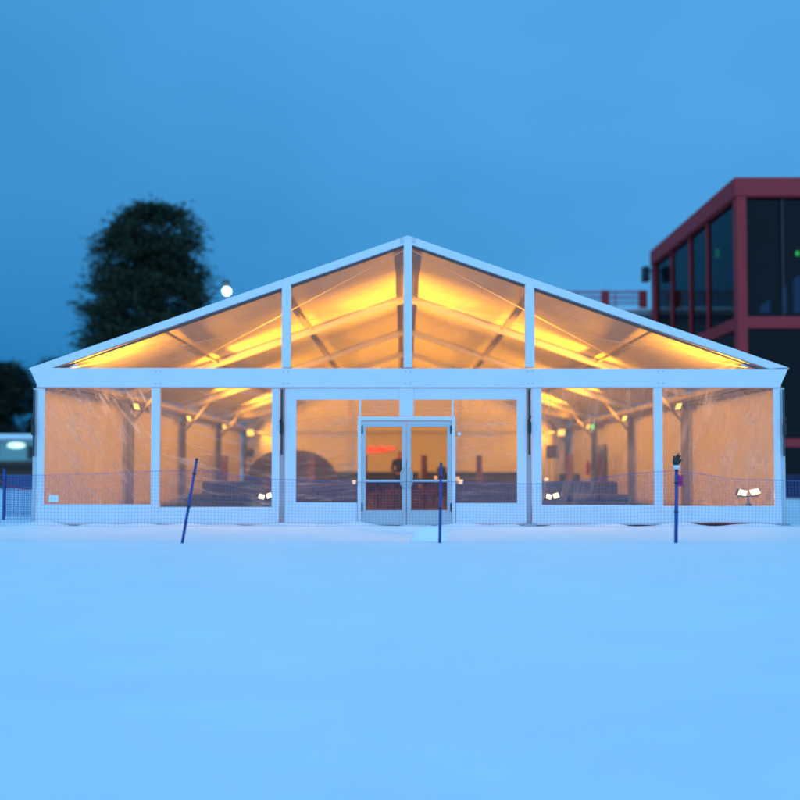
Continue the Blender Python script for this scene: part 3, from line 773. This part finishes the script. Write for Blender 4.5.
# ------------------------------------------------------------------ the person behind the doors
def person():
    m = bmesh.new()
    def limb(pts, rs, n=12):
        for (a, ra), (b, rb) in zip(zip(pts, rs), zip(pts[1:], rs[1:])):
            a, b = Vector(a), Vector(b); d = b - a
            rot = d.to_track_quat('Z', 'Y').to_matrix().to_4x4()
            bmesh.ops.create_cone(m, cap_ends=True, segments=n, radius1=ra, radius2=rb, depth=d.length, matrix=Matrix.Translation((a + b) / 2) @ rot)
        for p, r in zip(pts, rs):
            bmesh.ops.create_uvsphere(m, u_segments=n, v_segments=8, radius=r, matrix=Matrix.Translation(p))
    def ell(c, r, rot=None):
        mt = Matrix.Translation(c)
        if rot: mt = mt @ rot
        bmesh.ops.create_uvsphere(m, u_segments=16, v_segments=12, radius=1, matrix=mt @ Matrix.Diagonal((*r, 1)))
    # faces -y
    for s in (-1, 1):
        limb([(s * .095, 0, .86), (s * .105, -.01, .47), (s * .11, .02, .09)], [.095, .062, .045])
        ell((s * .115, -.055, .045), (.048, .13, .045))
        limb([(s * .195, .01, 1.33), (s * .255, .02, 1.06), (s * .17, -.17, .93)], [.062, .050, .036])
        hx, hy, hz = s * .13, -.235, .92
        ell((hx, hy, hz), (.045, .055, .022))
        for k in range(4):
            o = (k - 1.5) * .021; L_ = (.06, .075, .07, .052)[k]
            limb([(hx - s * .01 + o, hy - .04, hz), (hx - s * .012 + o, hy - .04 - L_ * .6, hz - .012), (hx - s * .012 + o, hy - .04 - L_, hz - .035)], [.0095, .009, .008], 8)
        limb([(hx - s * .035, hy + .01, hz + .005), (hx - s * .065, hy - .03, hz), (hx - s * .07, hy - .06, hz - .01)], [.012, .011, .009], 8)
    ell((0, 0, .90), (.165, .115, .13)); ell((0, .0, 1.08), (.155, .11, .2)); ell((0, .005, 1.26), (.185, .12, .16))
    limb([(-.15, .01, 1.34), (0, .01, 1.37), (.15, .01, 1.34)], [.07, .085, .07])
    limb([(0, .005, 1.36), (0, -.01, 1.46)], [.062, .055])
    ell((0, -.015, 1.555), (.076, .095, .115)); ell((0, -.04, 1.50), (.055, .065, .06))
    ell((0, -.115, 1.545), (.014, .018, .022)); ell((0, -.1, 1.505), (.026, .012, .008))
    for s in (-1, 1):
        ell((s * .077, -.005, 1.545), (.010, .020, .030)); ell((s * .03, -.098, 1.57), (.016, .012, .009))
    me = bpy.data.meshes.new('person_raw'); m.to_mesh(me); m.free()
    o = bpy.data.objects.new('person_raw', me); COL.objects.link(o)
    md = o.modifiers.new('r', 'REMESH'); md.mode = 'VOXEL'; md.voxel_size = .008
    sm = o.modifiers.new('s', 'SMOOTH'); sm.iterations = 2; sm.factor = .4
    dg = bpy.context.evaluated_depsgraph_get(); dg.update()
    fin = bpy.data.meshes.new_from_object(o.evaluated_get(dg))
    bpy.data.objects.remove(o)
    fin.name = 'body'
    fin.materials.clear()
    for k in ('skin', 'jacket', 'trouser', 'black'): fin.materials.append(M[k])
    for p in fin.polygons:
        x, y, z = p.center; p.use_smooth = True
        if z > 1.425: i = 0
        elif y < -.185 and z > .8: i = 0
        elif z > .86: i = 1
        elif z > .10: i = 2
        else: i = 3
        p.material_index = i
    t = thing('person', 'person in a black jacket standing behind the glass doors', 'person', (-.22, 12.0, FZ), .25)
    t.scale = (1.08, 1.08, 1.02)
    b = bpy.data.objects.new('body', fin); COL.objects.link(b); b.parent = t
    h = MB()
    for i in range(9):
        a = math.pi / 2 * i / 8
        for j in range(24):
            u = 2 * math.pi * j / 24; c = math.cos(a)
            front = max(0, -math.sin(u))
            h.v.append((.085 * c * math.cos(u), .012 + .105 * c * math.sin(u) * (1 - .12 * front), 1.575 + .105 * math.sin(a) - (.08 if math.sin(u) > -.3 else -.035) * (1 - i / 8)))
    for i in range(8):
        for j in range(24): h.f.append([i * 24 + j, i * 24 + (j + 1) % 24, (i + 1) * 24 + (j + 1) % 24, (i + 1) * 24 + j])
    h.mi = [0] * len(h.f); h.build('hair', M['hair'], t, smooth=True)
    MB().lathe((0, .0, 1.40), [(.085, 0), (.10, .02), (.095, .05), (.075, .065), (.07, .02)], 20).build('scarf', M['redscarf'], t, smooth=True)
    for s in (-1, 1):
        e = MB().lathe((s * .030, -.108, 1.560), [(0, -.007), (.008, -.002), (.008, .004), (0, .008)], 10, 'y').build('eye', M['black'], t)
    return t
person()

# ------------------------------------------------------------------ blue safety net on poles, in front of the tent
NY = -4.0
TOP = [(-9.2, 1.02), (-5.58, 1.03), (-3.25, 1.10), (-2.0, .965), (-.6, .925), (.46, .935), (1.8, .90), (3.94, 1.09), (5.0, .97), (5.85, .945), (9.2, 1.0)]
def topz(x):
    for (a, za), (b, zb) in zip(TOP, TOP[1:]):
        if a <= x <= b:
            t = (x - a) / (b - a); t = t * t * (3 - 2 * t); return za + (zb - za) * t
    return 1.0
def net_at(x, k, rows):
    zt = topz(x); zb = .27 + .03 * noise.noise((x * .8, 0, 2))
    z = zt + (zb - zt) * k / rows
    return Vector((x + .015 * noise.noise((x * 1.1, z * 2, 8)), NY + .05 * noise.noise((x * .7, z * 1.2, 3)) - .0, z))
net = MB(); CELL = .050; rows = 15; NX = int(18 / CELL)
for i in range(NX + 1):
    x = -9 + CELL * i
    for a, b in ((0, 5), (5, 10), (10, 15)): net.bar(net_at(x, a, rows), net_at(x, b, rows), .0027, .0027, (0, 1, 0))
for k in range(rows + 1):
    th = .0027 if k else .008
    for i in range(0, NX, 2):
        x = -9 + CELL * i; net.bar(net_at(x, k, rows), net_at(min(9, x + 2 * CELL), k, rows), th, th)
netob = net.build('safety_net', M['bluenet']); tag(netob, 'sagging blue mesh safety net strung across the front of the tent', 'net')
def pole(name, top, bot, lb, r=.022):
    t = thing(name, lb, 'pole', bot, group='blue poles holding the safety net')
    d = Vector(top) - Vector(bot)
    MB().tube([-.12 * d, d * .5, d], [r, r, r * .85], 10).build('shaft', M['bluepole'], t, smooth=True)
    MB().tube([d, d * 1.02], [r * 1.2, r * .7], 10).build('cap', M['black'], t)
    for f in (.45, .83): MB().tube([d * f, d * (f + .02)], r * 1.35, 10).build('clip', M['black'], t)
    return t
pole('net_pole', (-3.17, NY - .04, 1.26), (-3.38, NY - .06, -.03), 'blue pole leaning to the right in front of the left windows')
pole('net_pole', (.47, NY - .05, 1.20), (.45, NY - .05, -.02), 'short upright blue pole in front of the right door leaf')
pole('net_pole', (3.965, NY - .05, 1.10), (3.945, NY - .05, -.03), 'upright blue pole with a black glove on top', .026)
# glove on the right pole and a magenta tag
t = thing('glove', 'crumpled black and white glove pushed over the right net pole', 'glove', (3.965, NY - .05, 1.12))
g1 = MB(); g1.lathe((0, 0, 0), [(0, 0), (.045, .0), (.05, .05), (.045, .06), (0, .06)], 14); g1.build('cuff', M['cup'], t, smooth=True)
g2 = MB(); g2.lathe((-.005, 0, .055), [(0, 0), (.042, 0), (.055, .05), (.052, .10), (.03, .125), (0, .13)], 14, sy=.6)
for a, b in (((-.03, 0, .16), (-.045, 0, .20)), ((0, 0, .17), (.03, -.01, .235)), ((.02, 0, .16), (.055, -.02, .20)), ((.04, 0, .10), (.07, -.02, .15))): g2.tube([a, ((a[0] + b[0]) / 2 + .004, 0, (a[1] * 0 + a[2] + b[2]) / 2), b], [.02, .018, .012], 8)
g2.build('hand', M['black'], t, smooth=True)
m = MB()
vs = [(.03 + .075 * i / 3 + .006 * math.sin(j * 1.3), NY - .06 + .012 * math.sin(i * 2 + j), 1.03 - .16 * j / 6) for j in range(7) for i in range(4)]
fs = [(j * 4 + i, j * 4 + i + 1, (j + 1) * 4 + i + 1, (j + 1) * 4 + i) for j in range(6) for i in range(3)]
m.add(vs, fs); m.add([(x, y + .004, z) for x, y, z in vs], fs)
o = m.build('tape_tag', M['pinktag']); o.location = (3.955, 0, 0); tag(o, 'short magenta tape tag hanging beside the gloved pole', 'tag')
# lump of snow by the doors
m = MB(); n = 28; rg = 9
for i in range(rg + 1):
    a = math.pi / 2 * i / rg
    for j in range(n):
        u = 2 * math.pi * j / n; v = Vector((math.cos(a) * math.cos(u), math.cos(a) * math.sin(u), math.sin(a)))
        k = 1 + .20 * noise.noise(v * 1.6) + .03 * noise.noise(v * 4)
        m.v.append((.34 * v.x * k, .26 * v.y * k, .27 * v.z * k - .06))
for i in range(rg):
    for j in range(n): m.f.append([i * n + j, i * n + (j + 1) % n, (i + 1) * n + (j + 1) % n, (i + 1) * n + j])
m.mi = [0] * len(m.f)
o = m.build('snow_pile', M['snowcap'], smooth=True); o.location = (.38, -2.4, -.05); tag(o, 'rounded lump of snow lying in front of the doors', 'snow pile')

# ------------------------------------------------------------------ fence left of the tent
FENCE = 'blue stakes of the roped fence'
stake_spots = ((-8.85, 1.5, 1.12, 'thick blue stake at the left edge of the photo'), (-8.20, 1.5, .98, 'thin blue stake next to the left tent corner'))
for i, (x, y, h, lb) in enumerate(stake_spots):
    t = thing('fence_stake', lb, 'stake', (x, y, 0), group=FENCE)
    MB().tube([(0, 0, -.1), (0, 0, h)], [.035, .03] if i == 0 else [.015, .015], 8).build('shaft', M['bluepole'], t)
    MB().tube([(0, 0, h), (0, 0, h + .03)], .038 if i == 0 else .018, 8).build('cap', M['black'], t)
m = MB(); m.tube([(-11 + .2 * i, 1.46, .95 - .28 * math.sin(math.pi * min(1, max(0, (i * .2 - 1.9) / 1.6)))) for i in range(18)], .014, 6)
tag(m.build('rope', M['redrope']), 'thin red rope sagging between the blue stakes left of tent', 'rope')
m = MB()
for i in range(14): m.bar((-8.82 + .045 * i, 1.52, .08), (-8.82 + .045 * i, 1.52, .98), .012, .012)
for k in range(18): m.bar((-8.83, 1.515, .08 + .052 * k), (-8.21, 1.515, .08 + .05 * k), .012, .012)
tag(m.build('fence_netting', M['bluenet']), 'small square of blue netting between the two left stakes', 'net')

# ------------------------------------------------------------------ trees
def pine(name, label, loc, H, left, right, n, crown0, lm, group=None, leaf=.30, seed=1, depth=None, per=46):
    rnd = random.Random(seed)
    t = thing(name, label, 'tree', loc, group=group)
    def prof(pts, z):
        for (a, ra), (b, rb) in zip(pts, pts[1:]):
            if a <= z <= b: return ra + (rb - ra) * (z - a) / (b - a)
        return 0
    lean = (right[-1][1] - left[-1][1]) / 2
    tr = MB()
    tr.tube([(0, 0, -.3), (.02, 0, H * .35), (lean * .3, 0, H * .6), (lean * .75, .05, H * .85), (lean, 0, H * .97)], [H * .022, H * .017, H * .012, H * .007, H * .002], 9)
    fo = MB()
    for c in range(n):
        z = crown0 + (H - crown0) * (1 - (1 - rnd.random() ** .85)) * .985
        ang = rnd.random() * 2 * math.pi
        rl, rr = prof(left, z), prof(right, z)
        rad = (rr if math.cos(ang) > 0 else rl)
        dep = (depth or 1) * (rl + rr) / 2
        k = rnd.random() ** .42 * (.86 + .22 * noise.noise((ang * 1.4, z * .55, seed)))
        cx, cy = math.cos(ang) * rad * k, math.sin(ang) * dep * k
        if noise.noise((cx * .45, cy * .45, z * .8 + seed)) < -.17: continue
        # limb
        if c % 4 == 0:
            zt = z - .25 * k * abs(rad); tx = lean * max(0, zt / H - .35)
            tr.tube([(tx, 0, zt - .2), ((tx + cx) * .5, cy * .5, z - .05), (cx, cy, z)], [.06, .04, .012], 5)
        out = Vector((math.cos(ang), math.sin(ang), -.15))
        for q in range(per):
            off = Vector((rnd.gauss(0, .42), rnd.gauss(0, .42), rnd.gauss(0, .16))) + out * rnd.uniform(-.35, .35)
            d = (out * .6 + Vector((rnd.gauss(0, .7), rnd.gauss(0, .7), rnd.gauss(.05, .35)))).normalized()
            sd_ = d.cross(Vector((rnd.gauss(0, 1), rnd.gauss(0, 1), rnd.gauss(0, 1)))).normalized()
            b = Vector((cx, cy, z)) + off; L_ = leaf * rnd.uniform(.6, 1.3); w = leaf * .16
            fo.add([b - sd_ * w, b + sd_ * w, b + d * L_], [(0, 1, 2)])
    tr.build('trunk', M['bark'], t, smooth=True)
    fo.build('crown', M[lm], t)
    return t
pine('pine_tree', 'tall dark pine with broad rounded crown behind left roof slope', (-14.6, 28, 0), 15.7,
     [(4.5, 3.7), (8.5, 3.7), (10.5, 3.4), (12.4, 2.6), (14.0, 1.6), (15.0, .5), (15.7, -1.0)],
     [(4.5, 3.7), (8.5, 3.8), (11, 3.6), (12.6, 3.2), (14.0, 2.8), (15.0, 2.5), (15.7, 2.2)], 1500, 5.0, 'needle', seed=3, leaf=.34)
forest = [(-31.5, 46, 9.6, 'bushy dark tree at the far left edge of the woods'), (-27.6, 48, 9.9, 'dark tree second from the left above the green shed'), (-35.5, 50, 10.0, 'dark tree outside the left edge of the woods'),
          (-24.4, 47, 9.0, 'dark tree hidden mostly by the left tent corner')]
for i, (x, y, h, lb) in enumerate(forest):
    pine('spruce_tree', lb, (x, y, 0), h, [(0, 2.2), (h * .3, 2.6), (h * .75, 2.3), (h * .93, 1.5), (h, .6)], [(0, 2.2), (h * .3, 2.6), (h * .75, 2.3), (h * .93, 1.5), (h, .6)], 520, .6, 'needle_dark', 'dark trees of the wood on the left', seed=11 + i, leaf=.42, per=40)

# shed in front of the wood
t = thing('shed', 'low pale green shed with lit lamp under snowy roof', 'shed', (-24.6, 36, 1.2))
MB().box(-4.5, 4.5, 0, 3.5, 0, 1.75).build('wall', M['shedwall'], t)
MB().box(-4.8, 4.8, -.3, 3.8, 1.752, 1.86).build('roof', M['greyalu'], t)
m = MB(); m.box(-4.8, 4.8, -.3, 3.8, 1.862, 2.15); m.build('roof_snow', M['snowcap'], t, bevel=.09)
for x in (-2.6, .2, 1.9): MB().box(x - .45, x + .45, -.02, -.002, .5, 1.4).build('window', M['darkint'], t)
MB().lathe((-.95, -.10, 1.42), [(0, -.0), (.58, -.0), (.58, .09), (0, .09)], 24, 'y', .32).build('lamp', M['shedlamp'], t)
# dark low log pile in front of the bank
t = thing('log_pile', 'low dark pile of logs on the snow left of the tent', 'log pile', (-21.5, 27.5, 0))
for r_ in range(5):
    for k in range(3):
        MB().tube([(-3.2 + .3 * math.sin(r_ * 3 + k), .34 * k + .17 * (r_ % 2), .17 + .30 * r_), (3.0 + .3 * math.sin(r_ + k * 2), .34 * k + .17 * (r_ % 2), .17 + .30 * r_)], .165, 10).build('log', M['bark'], t)

# street lamp behind the roof
t = thing('street_lamp', 'tall pole lamp glowing white above the left roof slope', 'street lamp', (-8.75, 22.4, 0))
MB().tube([(0, 0, -.2), (0, 0, 9.9)], [.09, .05], 10).build('pole', M['black'], t)
m = MB(); m.lathe((0, 0, 9.86), [(0, .42), (.16, .40), (.20, .20), (.10, .18), (0, .18)], 18); m.build('hood', M['black'], t)
MB().lathe((.06, -.06, 9.72), [(0, -.20), (.14, -.15), (.2, 0), (.15, .14), (0, .2)], 18).build('globe', M['lens_white'], t, smooth=True)
pl = bpy.data.lights.new('lamp_glow', 'POINT'); pl.energy = 60; pl.color = (.85, 1, .9); pl.shadow_soft_size = .25
po = bpy.data.objects.new('lamp_glow', pl); COL.objects.link(po); po.parent = t; po.location = (.08, -.45, 9.72)

# ------------------------------------------------------------------ red steel and glass building on the right
BX, BY0, BY1, BX1, BT = 12.55, 14.0, 24.2, 30.0, 12.15
bld = thing('glass_building', 'dark glass building framed in red steel beside the tent', 'building', (BX, BY0, 0))
def bb(n, m, x0, x1, y0, y1, z0, z1, bevel=0, parent=None):
    return MB().box(x0 - BX, x1 - BX, y0 - BY0, y1 - BY0, z0, z1).build(n, M[m], parent or bld, bevel=bevel)
# fascia
m = MB()
m.box(-.12, BX1 - BX, -.12, .18, 11.42, BT); m.box(-.12, .18, .18, BY1 - BY0, 11.42, BT)
m.build('fascia', M['redsteel'], bld, bevel=.03)
bb('roof', 'darkint', BX + .19, BX1, BY0 + .19, BY1, 11.65, 11.95)
bb('roof_snow', 'snowcap', BX + .25, BX1 - .1, BY0 + .25, BY1 - .1, 11.952, 12.10)
for y in (BY0 + .10, BY1 - .1): bb('column', 'redsteel', BX - .03, BX + .33, y - .18, y + .18, 0, 11.415)
for x in (17.6, 22.6, 27.6): bb('column', 'redsteel', x - .17, x + .17, BY0 - .03, BY0 + .3, 0, 11.415)
for z0, z1 in ((6.42, 6.86), (1.92, 2.25)):
    bb('beam', 'redsteel', BX + .335, 17.425, BY0 - .02, BY0 + .2, z0, z1); bb('beam', 'redsteel', 17.775, 22.425, BY0 - .02, BY0 + .2, z0, z1); bb('beam', 'redsteel', 22.775, BX1, BY0 - .02, BY0 + .2, z0, z1)
    bb('beam', 'redsteel', BX - .02, BX + .2, BY0 + .285, BY1 - .285, z0, z1)
for y in (17.1, 19.1, 21.5): bb('mullion', 'redsteel', BX + .02, BX + .12, y - .028, y + .028, 6.865, 11.415)
for x in (14.3, 15.95, 19.3, 21.0, 24.4, 26.0): bb('mullion', 'black', x - .03, x + .03, BY0 + .06, BY0 + .14, 6.865, 11.415)
for z0, z1 in ((6.865, 11.415), (2.255, 6.415), (.9, 1.915)):
    bb('glazing', 'darkglass', BX + .335, BX1, BY0 + .142, BY0 + .150, z0, z1)
    bb('glazing', 'darkglass', BX + .125, BX + .133, BY0 + .29, BY1 - .29, z0, z1)
bb('plinth', 'navy', BX + .05, BX1, BY0 + .05, BY1, 0, .895)
bb('floor_slab', 'darkint', BX + .21, BX1, BY0 + .21, BY1, 6.45, 6.80)
bb('floor_slab', 'darkint', BX + .21, BX1, BY0 + .21, BY1, 1.95, 2.2)
bb('back_wall', 'darkint', BX + .34, BX1, BY1 - .15, BY1, 0, 9.0)
bb('back_wall', 'darkint', BX + .34, BX1, BY1 - .15, BY1, 10.9, 11.6)
bb('end_wall', 'darkint', BX1 - .15, BX1, BY0 + .22, BY1 - .16, 0, 11.6)
for i in range(20):
    x = 13.4 + i * .85
    bb('back_mullion', 'darkint', x, x + (.5 if i % 3 == 0 else .28), BY1 - .14, BY1 - .01, 9.002, 10.898)
# sloping stair soffit behind the glass
m = MB(); m.prism_y([(.6, 6.9), (1.6, 6.9), (7.2, 11.4), (.6, 11.4)], 6.0, 7.5); m.build('stair_wall', M['darkint'], bld)
bb('back_glazing', 'darkglass', BX + .34, BX1 - .2, BY1 - .10, BY1 - .09, 9.002, 10.898)
bb('sign_light', 'green_lamp', 13.36, 13.56, 18.2, 18.22, 10.22, 10.58)
bb('sign_light', 'exit_led', 15.06, 15.20, 14.6, 14.62, 9.34, 9.52)
t = thing('wall_lantern', 'dark box lantern fixed to the far corner of the red building', 'lantern', (12.2, 24.0, 11.0))
MB().box(-.22, .12, -.2, .2, -.45, .30).build('case', M['black'], t, bevel=.03); MB().bar((.1, 0, .1), (.36, 0, .1), .08, .08).build('bracket', M['black'], t)

# terrace building behind with red railing
tb = thing('terrace_building', 'grey block with snowy terrace behind the right roof slope', 'building', (8, 27, 0))
MB().box(-3, 8, 0, 10, -.2, 9.35).build('wall', M['concrete'], tb)
MB().box(-3.2, 8.1, -.5, 10, 9.352, 9.62).build('deck', M['concrete'], tb)
MB().box(-3.15, 8.05, -.48, 9.9, 9.622, 9.76).build('deck_snow', M['snowcap'], tb, bevel=.04)
rl = MB()
for z in (9.98, 10.30, 10.62): rl.bar((-3.1, -.45, z), (5.0, -.45, z), .05, .07 if z > 10.5 else .045)
rl.build('rail', M['redsteel'], tb)
for x in (-3, -.9, 1.2, 3.3): MB().box(x - .03, x + .03, -.48, -.42, 9.76, 10.6).build('rail_post', M['redsteel'], tb)
MB().box(2.55, 2.95, -.52, -.40, 9.76, 10.68).build('rail_panel', M['redsteel'], tb)
MB().box(4.55, 5.0, -.52, -.40, 9.76, 10.68).build('rail_panel', M['redsteel'], tb)
inf = MB()
for i in range(70): inf.bar((-3.0 + i * .115, -.44, 9.98), (-3.0 + i * .115, -.44, 10.60), .022, .022)
inf.build('baluster', M['redsteel'], tb)['kind'] = 'stuff'
for x, lb in ((8.6, 'left thin mast above the red terrace railing'), (10.85, 'right thin mast above the red terrace railing')):
    t = thing('mast', lb, 'mast', (x, 27.0, 9.76), group='thin masts on the terrace')
    MB().tube([(0, 0, 0), (0, 0, 2.2)], [.03, .012], 8).build('pole', M['greyalu'], t); MB().lathe((0, 0, 0), [(0, 0), (.12, 0), (.12, .03), (0, .05)], 12).build('foot', M['greyalu'], t)
